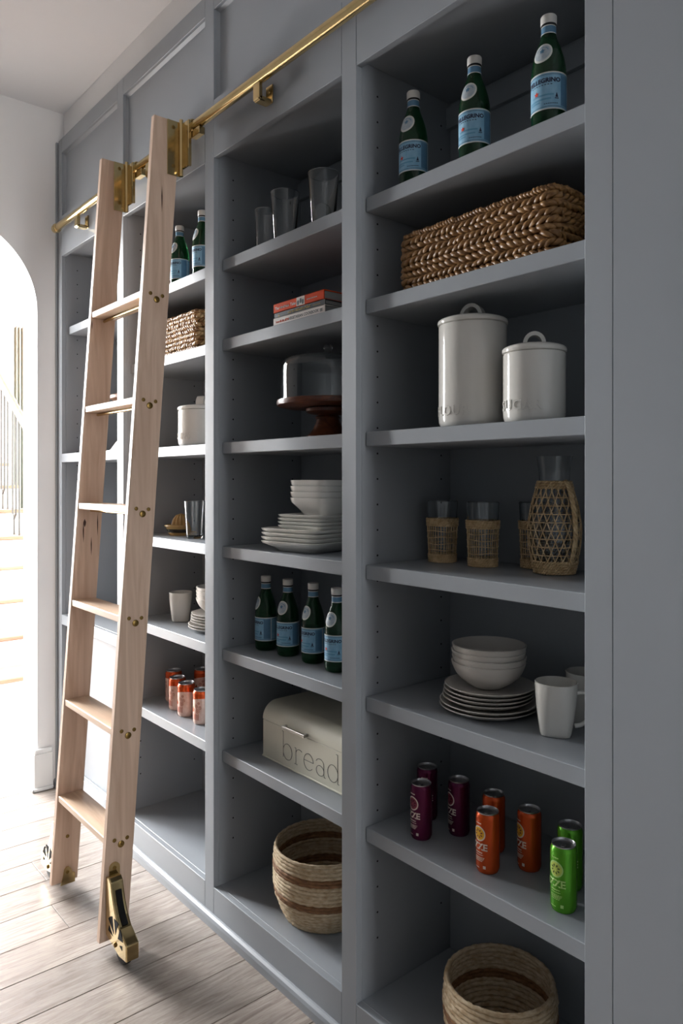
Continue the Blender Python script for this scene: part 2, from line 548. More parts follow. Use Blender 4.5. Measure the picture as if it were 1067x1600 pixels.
who = ['nearest, rightmost bookcase column with bottles, canisters and soda cans',
       'bookcase column with cake stand and bread box, second from right',
       'bookcase column behind the ladder with orange cans and brown juicer',
       'far left bookcase column with closed panel below, beside the arch']
UNITS = []
for ci, (x0, x1) in enumerate(cols):
    u = thing('bookcase_unit', 'blue-grey painted ' + who[ci], 'bookcase', (x0, 0, 0), 0, 'built-in bookcase columns')
    UNITS.append(u)
    w = x1 - x0

    def B(name, a, b, c, d, e, g, ch=.0012):
        return obj(name, MB().cbox(a, b, c, d, e, g, ch), PAINT, u)
    B('stile', -(SW if ci < 3 else .042), 0, 0, FT, .0, ZT)
    if ci == 0:
        B('stile', w, w + SW, 0, FT, 0, ZT)
    B('bottom_rail', 0, w, 0, FT, 0, ZB)
    B('middle_rail', 0, w, 0, FT, ZO, ZP0)
    B('top_rail', 0, w, 0, FT, ZP1, ZT)
    B('upper_panel', 0, w, FT, FT + .012, ZP0 - .01, ZP1 + .01)
    mo = MB()
    t = .009
    for a, b, c, d in ((0, w, ZP0, ZP0 + t), (0, w, ZP1 - t, ZP1), (0, t, ZP0, ZP1), (w - t, w, ZP0, ZP1)):
        hz = (b - a) > (d - c)
        # bevelled strip: high against the frame, thin towards the panel
        if hz:
            zi, zo = (d, c) if c == ZP0 else (c, d)
            mo.add([(a, .010, zo), (b, .010, zo), (b, FT, zi), (a, FT, zi), (a, FT, zo), (b, FT, zo)],
                   [(0, 1, 2, 3), (0, 4, 5, 1), (3, 2, 5, 4), (0, 3, 4), (1, 5, 2)])
        else:
            xi, xo = (b, a) if a == 0 else (a, b)
            mo.add([(xo, .010, c), (xo, .010, d), (xi, FT, d), (xi, FT, c), (xo, FT, c), (xo, FT, d)],
                   [(0, 1, 2, 3), (0, 4, 5, 1), (3, 2, 5, 4), (0, 3, 4), (1, 5, 2)])
    obj('panel_moulding', mo, PAINT, u)
    B('side_panel', -.018, 0, FT, DEP + .012, .02, ZO + .03)
    B('side_panel', w, w + .018, FT, DEP + .012, .02, ZO + .03)
    B('back_panel', 0, w, DEP, DEP + .012, .02, ZO + .03)
    B('bottom_panel', 0, w, FT, DEP, ZB - .022, ZB)
    B('top_panel', 0, w, FT, DEP, ZO + .016, ZO + .03)
    B('nailer', 0, w, DEP - .016, DEP, 2.408, 2.466)
    if ci < 3:
        for z in SHZ:
            B('shelf', .0025, w - .0025, SY, DEP - .002, z - ST, z, .0015)
    else:
        B('shelf', .0025, w - .0025, SY, DEP - .002, SHZ[0] - ST, SHZ[0], .0015)
        B('shelf', 0, w, FT, DEP, 1.552 - ST, 1.552)
        B('rail', 0, w, 0, FT, 1.552 - .039, 1.552)
        B('shelf', 0, w, FT, DEP, .81 - ST, .81)
        B('rail', 0, w, 0, FT, .81 - .046, .81)
        B('lower_panel', 0, w, .026, .038, ZB, .81 - ST)
    # shelf pin holes as flat discs, their inner shade put into the colour
    ph = MB()
    for xs, sg in ((.0004, 1), (w - .0004, -1)):
        for yy in (.0725, .313):
            k = 0
            while .26 + k * .0652 < 2.42:
                z = .26 + k * .0652
                if not any(a - ST - .006 < z < a + .006 for a in SHZ):
                    ph.add([(xs, yy + .0028 * cos(2 * pi * i / 8), z + .0028 * sin(2 * pi * i / 8)) for i in range(8)], [tuple(range(8))])
                k += 1
    o = obj('pin_hole_discs', ph, SHADE, u); o['kind'] = 'stuff'

xl = cols[3][0]
xr = cols[0][1]
tag(obj('scribe_strip', MB().cbox(WL, xl - .0435, .006, .1, 0, ZT, .002).cbox(WL, xl - .056, -.006, .01, 0, ZT, .002), PAINT), 'narrow blue-grey filler strip between bookcase and left wall', 'filler strip')
tag(obj('end_panel', MB().cbox(xr + SW + .0016, -.252, -.0006, .36, 0, 3.011, .0006), PAINT), 'wide flat blue-grey end panel right of the bookcase', 'panel')
mb = MB()
pr = [(0, 0), (-.015, 0), (-.015, .022), (-.012, .031), (-.005, .036), (0, .037)]
mb.prism(pr, lambda p: (WL, p[0], p[1]), lambda p: (xr + SW, p[0], p[1]))
struct('trim_2', mb, PAINT, 'blue-grey shoe moulding along the bookcase foot')

# ------------------------------------------------------------------ brass rail
RY, RZ, RR = -.041, 2.573, .0155
rail = thing('ladder_rail', 'long polished brass rail mounted across the bookcase front', 'rail', (0, 0, 0))
obj('tube', MB().tube([(-3.385, RY, RZ), (.6, RY, RZ)], RR, 24), BRASS, rail, 40)
cap = MB()
P = [(-.030, .0), (-.030, .014), (-.027, .019), (-.010, .0205), (-.002, .019), (0, .0165), (.016, .0165), (.016, .0)]
ring = []
for dx, r in P:
    ring.append([(-3.385 + dx, RY + max(r, 1e-5) * cos(2 * pi * k / 24), RZ + max(r, 1e-5) * sin(2 * pi * k / 24)) for k in range(24)])
cap.loft(ring, False, False)
obj('end_cap', cap, BRASS, rail, 40)
for i, (x0, x1) in enumerate(cols):
    cx = (x0 + x1) / 2
    br = obj('bracket', MB().cbox(cx - .016, cx + .016, -.005, 0, 2.512, 2.566, .0015)
             .cbox(cx - .015, cx + .015, -.047, -.005, 2.508, 2.522, .003)
             .cbox(cx - .015, cx + .015, -.051, -.036, 2.510, 2.56, .003), BRASS, rail)
    obj('screw', MB().lathe([(0, 0), (.004, 0), (.0035, .002), (0, .0022)], 12), BRASSD, br, None)
    s = kids(br)[-1]; s.location = (cx, -.005, 2.545); s.rotation_euler = (pi / 2, 0, 0)

# ------------------------------------------------------------------ ladder
LX0, LX1 = -2.5956, -2.178       # room-side faces of the far stile and of the near stile
TH = .0215
LZ0, LZ1 = .03, 2.592
slope = .0700
yf = lambda z: -.3365 + slope * (z - .03)
SDEP = .0905
ladder = thing('library_ladder', 'pale maple library ladder with brass fittings leaning on the rail', 'ladder', (0, 0, 0))


def stile(x1, name):
    n = 24
    rings = []
    c = .0015
    for i in range(n + 1):
        z = LZ0 + (LZ1 - LZ0) * i / n
        y = yf(z)
        rings.append([(x1 - TH, y + c, z), (x1 - TH + c, y, z), (x1 - c, y, z), (x1, y + c, z), (x1, y + SDEP - c, z), (x1 - c, y + SDEP, z),
                      (x1 - TH + c, y + SDEP, z), (x1 - TH, y + SDEP - c, z)])
    return obj(name, MB().loft(rings), MAPLE, ladder)


st_far, st_near = stile(LX0, 'stile'), stile(LX1, 'stile')
screw_me = MB().lathe([(0, 0), (.0062, 0), (.0062, .001), (.005, .0022), (.0018, .0024), (.0016, .0012), (0, .0012)], 14).mesh('screw', BRASSD, 40)
bolt_me = MB().lathe([(0, 0), (.0105, 0), (.0105, .0012), (.009, .0024), (.003, .0026), (.0026, .001), (0, .001)], 18).mesh('bolt', BRASSD, 40)


def onface(me, name, parent, x, y, z, sgn=1):
    o = link(name, me, parent, (x, y, z)); o.rotation_euler = (0, sgn * pi / 2, 0)
    return o


for z in (2.031, 1.692, 1.350, 1.010, .665, .336):
    y = yf(z)
    r = obj('rung', MB().cbox(LX0, LX1 - TH, y + .0015, y + SDEP - .004, z - .0215, z, .002), MAPLEX, ladder)
    obj('support_rod', MB().tube([(LX0, y + .048, z - .027), (LX1 - TH, y + .048, z - .027)], .0055, 12), BRASS, r, 40)
    onface(bolt_me, 'bolt', ladder, LX1, y + .047, z - .0255)
    onface(screw_me, 'screw', ladder, LX1, y + .026, z - .0085)
    onface(screw_me, 'screw', ladder, LX1, y + .067, z - .0115)
onface(screw_me, 'screw', ladder, LX0, -.281, .185)
# knots and checks in the maple
for X, y, z, h, wd in ((LX0, yf(1.29) + .028, 1.278, .03, .005), (LX0, yf(1.25) + .026, 1.245, .075, .0022), (LX0, yf(1.27) + .076, 1.27, .08, .002),
                       (LX0, yf(1.2) + .058, 1.195, .07, .002), (LX1, yf(2.32) + .045, 2.33, .09, .0022), (LX0, yf(1.98) + .006, 1.985, .035, .0016)):
    k = MB().add([(0, 0, h / 2), (0, -wd, h * .1), (0, -wd * .7, -h * .2), (0, 0, -h / 2), (0, wd * .8, -h * .15), (0, wd, h * .12)], [tuple(range(6))])
    obj('knot', k, KNOT, ladder, None, (X + .0004, y, z))


def hook(x1):
    """brass plate on the stile's side and the rolling hook that rides on the rail"""
    h = obj('hook_plate', MB().cbox(x1, x1 + .004, -.1135, -.066, 2.415, 2.592, .001), BRASS, ladder)
    for z in (2.57, 2.445):
        onface(screw_me, 'screw', h, x1 + .004, -.093, z)
    b = obj('hook', MB().tube([(x1 + .010, -.068, 2.415), (x1 + .010, -.068, 2.598)], .0065, 12)
            .cbox(x1 + .008, x1 + .05, -.0655, -.0575, 2.44, 2.588, .002)
            .cbox(x1 + .044, x1 + .052, -.0655, -.053, 2.44, 2.588, .002), BRASS, ladder, 40)
    sd = MB()
    for xx in (x1 + .02, x1 + .046):
        pts = []
        for i in range(13):
            t = pi * 1.02 - pi * 1.05 * i / 12
            pts.append((xx, RY + .0195 * cos(t), RZ + .0195 * sin(t)))
        sd.tube(pts, .004, 8)
    obj('saddle', sd, BRASS, b, 40)
    obj('keeper', MB().cbox(x1 + .042, x1 + .096, -.052, -.030, 2.532, 2.556, .002), BRASS, b)


hook(LX0); hook(LX1)


def caster(x1, sg):
    """brass caster housing on the outside of a stile; sg = +1 on the near stile, -1 on the far stile"""
    X = lambda d: x1 + sg * d
    y0, y1 = -.317, -.277
    out = [(0, .052), (.0, .226), (.022, .232), (.036, .222), (.045, .196), (.056, .166), (.074, .136), (.096, .112), (.130, .094), (.147, .084),
           (.147, .036), (.094, .030), (.03, .045)]
    hs = MB().prism(out, lambda p: (X(p[0]), y0, p[1]), lambda p: (X(p[0]), y1, p[1]))
    h = obj('caster_housing', hs, BRASS, ladder)
    bm = bmesh.new(); bm.from_mesh(h.data)
    bmesh.ops.bevel(bm, geom=list(bm.edges), offset=.0035, segments=2, affect='EDGES', profile=.5)
    for fc in bm.faces:
        fc.smooth = False
    bm.to_mesh(h.data); bm.free()
    # groove strip on the swept edge, the channel's dark reflection painted as colour
    gr = MB()
    g = [(.0475, .200), (.0575, .170), (.0755, .140), (.0965, .1165)]
    gs = smoothprof(g, 5)
    for (a, b), (c, d) in zip(gs, gs[1:]):
        gr.add([(X(a), y0 + .012, b), (X(a), y1 - .010, b), (X(c), y1 - .010, d), (X(c), y0 + .012, d)], [(0, 1, 2, 3)])
    obj('groove_shade', gr, SHADE, h)
    # solid near-black wedges between the spokes, painting the dark of the cutouts
    ax, az = .071, .066
    for a0, a1, r0, r1 in ((148, 170, .016, .050), (108, 138, .016, .066), (70, 98, .018, .062), (20, 56, .024, .058), (-8, 8, .03, .05)):
        pts = [(ax + r0 * cos(rad((a0 + a1) / 2)), az + r0 * sin(rad((a0 + a1) / 2)))]
        for i in range(7):
            t = rad(a0 + (a1 - a0) * i / 6)
            pts.append((ax + r1 * cos(t), az + r1 * sin(t)))
        pts = [(min(max(p[0], .006), .13), p[1]) for p in pts]
        w = MB().prism(pts, lambda p: (X(p[0]), y0 - .0006, p[1]), lambda p: (X(p[0]), y0 + .002, p[1]))
        obj('opening', w, SHADE, h)
    wh = MB()
    wx, wz, wr = .086, .0405, .0405
    prof = [(-.011, .012), (-.011, wr - .006), (-.008, wr - .001), (0, wr), (.008, wr - .001), (.011, wr - .006), (.011, .012)]
    wh.loft([[(X(wx) + r * cos(2 * pi * k / 32), (y0 + y1) / 2 + dy, wz + r * sin(2 * pi * k / 32)) for k in range(32)] for dy, r in prof])
    obj('wheel', wh, BLACK, h, 40)
    ax_ = link('axle', bolt_me, h, (X(ax), y0 - .0002, az - .012)); ax_.rotation_euler = (pi / 2, 0, 0); ax_.scale = (.7, .7, 1.6)
    tb = MB()
    to = [(-.298 + .017 * cos(pi * i / 8), .246 + .017 * sin(pi * i / 8)) for i in range(9)] + [(-.315, .215), (-.281, .215)]
    tb.prism(to, lambda p: (X(0), p[0] + .008, p[1]), lambda p: (X(.004), p[0] + .008, p[1]))
    tab = obj('mounting_tab', tb, BRASS, ladder)
    onface(screw_me, 'screw', tab, X(.004), -.29, .246, sg)


caster(LX1, 1); caster(LX0 - TH, -1)
tb = MB().prism([(-.312, .02), (-.262, .02), (-.262, .052), (-.272, .058), (-.277, .072), (-.284, .080), (-.292, .080), (-.299, .072), (-.303, .05)],
                lambda p: (LX0, p[0] + .006, p[1]), lambda p: (LX0 + .004, p[0] + .006, p[1]))
ft = obj('foot_plate', tb, BRASS, ladder)
onface(screw_me, 'screw', ft, LX0 + .004, -.282, .062)

#OBJECTS#
# ------------------------------------------------------------------ green bottles
BP = [(0, .003), (.020, .0), (.029, .001), (.0335, .005), (.035, .013), (.035, .112)] + \
     smoothprof([(.035, .112), (.0345, .125), (.031, .146), (.0245, .168), (.0175, .187), (.0146, .200), (.014, .218)], 4)[1:] + [(.0, .218)]
bsurf = lerp_prof(BP[4:-1])


def make_bottle(loc, rz, label):
    t = thing('bottle', label, 'bottle', loc, rz, 'green bottles with blue labels')
    obj('glass_body', MB().lathe(BP, 40), GREEN, t, 50)
    obj('cap', MB().lathe([(0, .2185), (.0155, .2185), (.0163, .220), (.0163, .235), (.015, .237), (0, .237)], 32), CAPW, t, 40)
    obj('collar_ring', MB().lathe([(.013, .2145), (.0158, .2145), (.0158, .2182), (.013, .2182)], 28), BLACK, t, 40)
    nl = obj('neck_label', wrap(MB(), band(-.043, .043, .197, .2135, 28, 4), bsurf, 0, 0, .0006), LNECK, t, 50)
    obj('neck_border', wrap(wrap(MB(), band(-.043, .043, .1965, .1985, 28), bsurf, 0, 0, .001), band(-.043, .043, .2122, .214, 28), bsurf, 0, 0, .001), LWHITE, nl, 50)
    ov = obj('shoulder_label', wrap(MB(), disc(0, 0, .0, .0165, 28, 6, lambda a: 1.22 - .22 * sin(a) if sin(a) < 0 else 1.22 - .12 * sin(a)), bsurf, .153, 0, .0006), LWHITE, t, 50)
    obj('shoulder_emblem', wrap(MB(), disc(0, 0, .0, .0135, 28, 6, lambda a: 1.22 - .22 * sin(a) if sin(a) < 0 else 1.22 - .12 * sin(a)), bsurf, .153, 0, .001), LGREY, ov, 50)
    em = MB()
    wrap(em, star(0, .001, .006, 5, .6), bsurf, .153, 0, .0016)
    for q in range(10):
        a = pi * (.1 + .8 * q / 9)
        wrap(em, band(.0118 * cos(a) - .0009, .0118 * cos(a) + .0009, .0100 * sin(a) - .0011, .0100 * sin(a) + .0011, 1), bsurf, .153, 0, .0014)
    obj('shoulder_print', em, LNECK, ov)
    lb = obj('label', wrap(MB(), band(-.093, .093, .033, .107, 60, 2), bsurf, 0, 0, .0005), LBLUE, t, 50)
    bd = MB()
    wrap(bd, band(-.093, .093, .1050, .1075, 60), bsurf, 0, 0, .0009)
    wrap(bd, band(-.093, .093, .0325, .0350, 60), bsurf, 0, 0, .0009)
    for e in (-.0918, .0918, .064):
        wrap(bd, band(e - .0010, e + .0010, .033, .107, 2), bsurf, 0, 0, .0009)
    obj('label_border', bd, LWHITE, lb, 50)
    lt = MB()
    wrap(lt, text_data('S.PELLEGRINO', .0122, .0005, 1.0), bsurf, .0868, 0, .0011)
    for k in range(8):                                  # fine print under the name and at the foot
        wrap(lt, band(-.022 + k * .0058, -.0185 + k * .0058, .0815, .0830, 1), bsurf, 0, 0, .001)
    for k in range(7):
        wrap(lt, band(.006 + k * .004, .009 + k * .004, .043, .0445, 1), bsurf, 0, 0, .001)
    wrap(lt, ([(.028, .056), (.034, .056), (.031, .066)], [(0, 1, 2)]), bsurf, 0, 0, .001)
    wrap(lt, band(.027, .035, .053, .0548, 1), bsurf, 0, 0, .001)
    wrap(lt, band(-.086, .086, .1018, .1026, 60), bsurf, 0, 0, .0009)
    wrap(lt, band(-.086, .086, .0376, .0384, 60), bsurf, 0, 0, .0009)
    obj('lettering', lt, NAVY, lb)
    dk = MB(); wrap(dk, band(.040, .0625, .040, .101, 10), bsurf, 0, 0, .0007)
    obj('side_print', dk, LNECK, lb, 50)
    sk = MB()
    for z, a, b in ((.060, -.02, .025), (.052, -.03, .02), (.047, -.026, -.002)):
        wrap(sk, band(a, b, z, z + .0035, 12), bsurf, 0, 0, .0008)
    obj('landscape_print', sk, LMID, lb, 50)
    obj('star', wrap(MB(), star(-.010, .067, .0064), bsurf, 0, 0, .0012), RED, lb)
    return t


bottles = [
    ((-1.2697, .0835, SHZ[0]), 10, 'green bottle, leftmost of three above the long woven basket'),
    ((-1.0774, .082, SHZ[0]), 10, 'green bottle in the middle of three above the long woven basket'),
    ((-.8839, .083, SHZ[0]), 9, 'green bottle, rightmost of three above the long woven basket'),
    ((-1.9835, .1369, SHZ[4]), -22, 'green bottle above the bread box, leftmost of four'),
    ((-1.873, .1440, SHZ[4]), 12, 'green bottle above the bread box, second of four from left'),
    ((-1.7514, .1490, SHZ[4]), -3, 'green bottle above the bread box, third of four from left'),
    ((-1.6277, .1380, SHZ[4]), 9, 'green bottle above the bread box, rightmost and partly behind the stile'),
    ((-2.5038, .104, SHZ[0]), 6, 'green bottle on top shelf right beside the ladder'),
    ((-2.3097, .09, SHZ[0]), -8, 'green bottle on ladder column top shelf, half hidden by the stile')]
b0 = make_bottle(bottles[0][0], rad(bottles[0][1]), bottles[0][2])
for l, a, s in bottles[1:]:
    dup(b0, l, rad(a), s)

# ------------------------------------------------------------------ woven rectangular baskets


def rrect(hx, hy, r, s):
    """point and normal at arc length fraction s of a rounded rectangle"""
    segs = [(2 * (hy - r)), pi * r / 2, 2 * (hx - r), pi * r / 2] * 2
    tot = sum(segs); d = (s % 1.) * tot
    ctr = [(hx - r, hy - r), (-(hx - r), hy - r), (-(hx - r), -(hy - r)), (hx - r, -(hy - r))]
    # start on the +x side going +y
    k = 0
    while d > segs[k]:
        d -= segs[k]; k += 1
    side = k // 2
    if k % 2 == 0:
        st = [(hx, -(hy - r)), (hx - r, hy), (-hx, hy - r), (-(hx - r), -hy)][side]
        dr = [(0, 1), (-1, 0), (0, -1), (1, 0)][side]; nn = [(1, 0), (0, 1), (-1, 0), (0, -1)][side]
        return (st[0] + dr[0] * d, st[1] + dr[1] * d), nn, tot
    c = ctr[side]; a = side * pi / 2 + d / r
    return (c[0] + r * cos(a), c[1] + r * sin(a)), (cos(a), sin(a)), tot


def rect_basket(loc, hx, hy, h, label, seed, ma, mb_, period=.052):
    R = random.Random(seed)
    t = thing('woven_basket', label, 'basket', loc, 0, 'rectangular seagrass baskets')
    tot = rrect(hx, hy, .022, 0)[2]
    nper = round(tot / period)
    rows = 9
    pitch = h / rows
    for i in range(rows):
        z = pitch * (i + .5)
        swell = .004 * sin(pi * (i + .5) / rows)
        top = i == rows - 1
        rph = R.uniform(0, 6.28); sgn = R.choice((-1, 1)); np_ = nper + R.choice((-1, 0, 0, 1, 2)); am = R.uniform(.75, 1.2)
        for strand in (0, 1, 2):
            pts = []; rr = []
            N_ = np_ * 12
            ph0 = strand * 2 * pi / 3 + R.uniform(-.35, .35) + rph
            for j in range(N_):
                s = j / N_
                p, n, _ = rrect(hx + swell, hy + swell, .022, s)
                ph = 2 * pi * np_ * s * (2 if top else 1) + ph0 + .5 * sin(2 * pi * s * 5 + i)
                wob = .0012 * sin(17 * s * 2 * pi + i * 1.3 + strand)
                dr = cos(ph) * .0052 - .004
                dz = sin(ph) * pitch * .28 * sgn * am
                pts.append((p[0] + n[0] * (dr + wob), p[1] + n[1] * (dr + wob), z + dz + wob))
                rr.append((.0047 if not top else .0042) * (1 + .30 * cos(ph) + R.uniform(-.14, .14)))
            o = obj('woven_strand', MB().tube(pts, rr, 6, True), ma if (strand + i) % 2 else mb_, t, 60)
    stk = MB()
    ns = nper * 2
    for k in range(ns):
        p, n, _ = rrect(hx - .003, hy - .003, .022, (k + .5) / ns)
        stk.tube([(p[0], p[1], .004), (p[0] + n[0] * .004, p[1] + n[1] * .004, h / 2), (p[0], p[1], h - .006)], .0022, 5)
    so = obj('stakes', stk, ma, t, 60); so['kind'] = 'stuff'
    inn = MB()
    n_ = 40
    for sgn, q in ((0, .0115), (1, .0125)):
        pass
    ro = [rrect(hx - .0115, hy - .0115, .018, k / n_)[0] for k in range(n_)]
    inn.loft([[(p[0], p[1], .004) for p in ro], [(p[0], p[1], h - .01) for p in ro]], True, False)
    obj('lining', inn, SEAG, t, 60)
    return t


rect_basket((-1.0680, .205, SHZ[1]), .216, .148, .142, 'long brown seagrass basket on right column, under three bottles', 3, SEAG, SEAG)
rect_basket((-2.495, .205, SHZ[1]), .216, .148, .142, 'light woven seagrass basket on shelf right behind the ladder', 4, SEAGL, SEAG, .04)

# ------------------------------------------------------------------ canisters


def canister(loc, r, h, word, label, rz, ha):
    """ha: direction of the loop handle on the lid"""
    t = thing('canister', label, 'canister', loc, rz, 'off-white ceramic canisters')
    body = [(0, .002), (r * .86, 0), (r * .95, .004), (r * .99, .012), (r, .022), (r, h - .016), (r * .985, h - .012), (r * .9, h - .012), (r * .9, .014), (0, .012)]
    obj('body', MB().lathe(body, 64), CERAM, t, 40)
    lid = obj('lid', MB().lathe([(0, h - .011), (r * .99, h - .011), (r * 1.025, h - .0095), (r * 1.035, h - .006), (r * 1.028, h - .002), (r * .99, h + .001),
                                 (r * .85, h + .005), (r * .5, h + .009), (0, h + .010)], 64), CERAM, t, 40)
    hd = MB()
    hw, hh = r * .30, r * .33
    prof = []
    n = 14
    for i in range(n + 1):
        a = pi - pi * i / n
        prof.append((hw * cos(a), h + .010 + hh * sin(a)))
    rings = []
    for i, (px, pz) in enumerate(prof):
        a = pi - pi * i / n
        nx, nz = cos(a), sin(a)
        th, wd = .0042, r * .16
        rings.append([(px + nx * th, -wd, pz + nz * th), (px + nx * th * 1.15, 0, pz + nz * th * 1.15), (px + nx * th, wd, pz + nz * th), (px - nx * th, wd, pz - nz * th), (px - nx * th, -wd, pz - nz * th)])
    hd.loft(rings)
    ho = obj('handle', hd, CERAM, lid, 60); ho.rotation_euler = (0, 0, ha)
    obj('embossed_lettering', wrap(MB(), text_data(word, .030, .0008, 1.15), lambda z: r, .026, 0, .0018, .0020), CERAM, t)
    return t


canister((-1.1150, .121, SHZ[2]), .0785, .247, 'FLOUR', 'tall off-white ceramic flour canister with loop lid', rad(-3), rad(20))
canister((-.9440, .118, SHZ[2]), .0655, .160, 'SUGAR', 'medium off-white ceramic sugar canister right of the tall one', rad(4), rad(35))
canister((-2.392, .135, SHZ[2]), .0860, .143, 'CHIPS', 'squat wide off-white canister beside the ladder, under the light basket', rad(2), rad(-50))

# ------------------------------------------------------------------ glass tumblers


def tumbler(loc, rt, rb, h, label, group='clear glass tumblers on top shelf'):
    t = thing('glass_tumbler', label, 'glass', loc, 0, group)
    wl = .0016
    P_ = [(0, 0), (rb * .94, 0), (rb, .003), (rt, h - .0008), (rt - wl * .5, h), (rt - wl, h - .0008), (rb - wl, .013), (rb * .8, .010), (0, .010)]
    obj('glass_wall', MB().lathe(P_, 48), GLASS, t, 35)
    obj('rim', MB().tube([((rt - wl * .5) * cos(2 * pi * k / 48), (rt - wl * .5) * sin(2 * pi * k / 48), h) for k in range(48)], .0012, 6, True), GLASS, t, 60)
    return t


tumbler((-1.8285, .100, SHZ[0]), .0445, .034, .160, 'tall tapered drinking glass, left of the two large ones')
tumbler((-1.6420, .100, SHZ[0]), .0445, .034, .160, 'tall tapered drinking glass, right of the two large ones')
tumbler((-1.9300, .098, SHZ[0]), .0335, .029, .135, 'small drinking glass standing leftmost on the glass shelf')
tumbler((-1.7550, .185, SHZ[0]), .0335, .029, .135, 'small drinking glass behind and between the two large glasses')
tumbler((-1.5950, .190, SHZ[0]), .0335, .029, .135, 'small drinking glass behind the stile, rightmost on its shelf')
tumbler((-2.4200, .120, SHZ[3]), .0385, .030, .136, 'clear glass tumbler right of the brown citrus juicer', 'glass beside the juicer')

# ------------------------------------------------------------------ wicker tumblers and carafe


def twine_ring(mb, rf, z, amp, per, r, ph):
    N_ = per * 8
    pts = []
    for j in range(N_):
        a = 2 * pi * j / N_
        q = per * a + ph
        rr = rf(z) + .0018 + cos(q) * amp
        pts.append((rr * cos(a), rr * sin(a), z + sin(q) * amp * 1.2))
    mb.tube(pts, r, 5, True)


def wicker_tumbler(loc, label, rz):
    t = thing('wicker_tumbler', label, 'tumbler', loc, rz, 'glass tumblers in wicker sleeves')
    rb, rt, h = .0325, .0405, .160
    wl = .0018
    obj('glass_wall', MB().lathe([(0, .003), (rb, .003), (rt, h - .001), (rt - wl / 2, h), (rt - wl, h - .001), (rb - wl, .010), (0, .009)], 44), GLASS, t, 35)
    rf = lambda z: rb + (rt - rb) * z / h
    b = MB()
    for k in range(4):
        for s in (0, 1):
            twine_ring(b, rf, .1125 - k * .0052, .0016, 18, .0017, s * pi + k)
    obj('top_band', b, WICK, t, 60)
    b = MB()
    for k in range(4):
        for s in (0, 1):
            twine_ring(b, rf, .004 + k * .0054, .0016, 18, .0017, s * pi + k)
    obj('bottom_band', b, WICK, t, 60)
    b = MB()
    for k in range(34):
        a = 2 * pi * k / 34 + .03 * sin(k * 5.1)
        b.tube([((rf(z) + .0016) * cos(a + .02 * sin(z * 60 + k)), (rf(z) + .0016) * sin(a + .02 * sin(z * 60 + k)), z) for z in (.022, .05, .075, .1)], .00105, 5)
    for i, z in enumerate((.034, .050, .066, .082)):
        b.tube([((rf(z) + .0028) * cos(2 * pi * j / 40), (rf(z) + .0028) * sin(2 * pi * j / 40), z + .0016 * sin(j * .47 + i * 2)) for j in range(40)], .00115, 5, True)
    o = obj('wicker_lattice', b, WICK, t, 60); o['kind'] = 'stuff'
    return t


wt = wicker_tumbler((-1.3061, .2287, SHZ[3]), 'glass tumbler in wicker sleeve, leftmost of three', .0)
dup(wt, (-1.1729, .229, SHZ[3]), 1.1, 'glass tumbler in wicker sleeve in the middle, standing clear of the carafe')
dup(wt, (-1.068, .301, SHZ[3]), 2.0, 'glass tumbler in wicker sleeve half hidden behind the carafe')

t = thing('wicker_carafe', 'glass carafe in an open diamond wicker cover with rope handle', 'carafe', (-.9795, .246, SHZ[3]), 0)
CPF = smoothprof([(.0425, .004), (.051, .04), (.0570, .085), (.0565, .115), (.051, .150), (.043, .182), (.0365, .205), (.0345, .214), (.036, .235), (.041, .268)], 4)
csf = lerp_prof(CPF)
obj('glass_wall', MB().lathe([(0, .004)] + CPF + [(.0393, .268)] + [(r - .002, z) for r, z in reversed(CPF[1:-1])] + [(0, .010)], 48), GLASS, t, 40)
b = MB()
for k in range(5):
    for s in (0, 1):
        twine_ring(b, csf, .005 + k * .0058, .0018, 22, .002, s * pi + k)
obj('bottom_band', b, WICK, t, 60)
b = MB()
for k in range(3):
    for s in (0, 1):
        twine_ring(b, csf, .197 + k * .006, .0016, 16, .0019, s * pi + k)
obj('top_band', b, WICK, t, 60)
b = MB()
NL = 20
for k in range(NL):
    for sg in (-1, 1):
        pts = []
        for j in range(17):
            z = .03 + (.196 - .03) * j / 16
            a = 2 * pi * k / NL + sg * 1.15 * j / 16
            rr = csf(z) + .0018 + (.0007 if sg > 0 else 0)
            pts.append((rr * cos(a), rr * sin(a), z))
        b.tube(pts, .00125, 5)
for i in range(8):
    z = .045 + i * .0185
    b.tube([((csf(z) + .003) * cos(2 * pi * j / 48), (csf(z) + .003) * sin(2 * pi * j / 48), z) for j in range(48)], .00115, 5, True)
o = obj('wicker_lattice', b, WICK, t, 60); o['kind'] = 'stuff'
b = MB()
ctl = smoothprof([(.037, .212), (.0495, .196), (.062, .160), (.0695, .115), (.0690, .080), (.061, .045), (.050, .022)], 8)
for s in range(3):
    pts = []
    for j, (r, z) in enumerate(ctl):
        q = j * .75 + s * 2 * pi / 3
        pts.append((r + .0028 * cos(q), .0034 * sin(q), z + .0015 * sin(q)))
    b.tube(pts, .0030, 6)
ho = obj('rope_handle', b, WICK, t, 60); ho.rotation_euler = (0, 0, rad(-16))

# ------------------------------------------------------------------ round plates, bowls, mugs


def plate(loc, r, h, label, group):
    t = obj('dinner_plate' if r > .108 else 'side_plate',
            MB().lathe([(0, .0015), (r * .52, 0), (r * .58, .001), (r * .80, h * .30), (r * .97, h * .86), (r, h), (r * .975, h * 1.06), (r * .80, h * .55), (r * .58, .006), (0, .006)], 64), CERAMM, None, 30)
    t.location = loc
    return tag(t, label, 'plate', group)


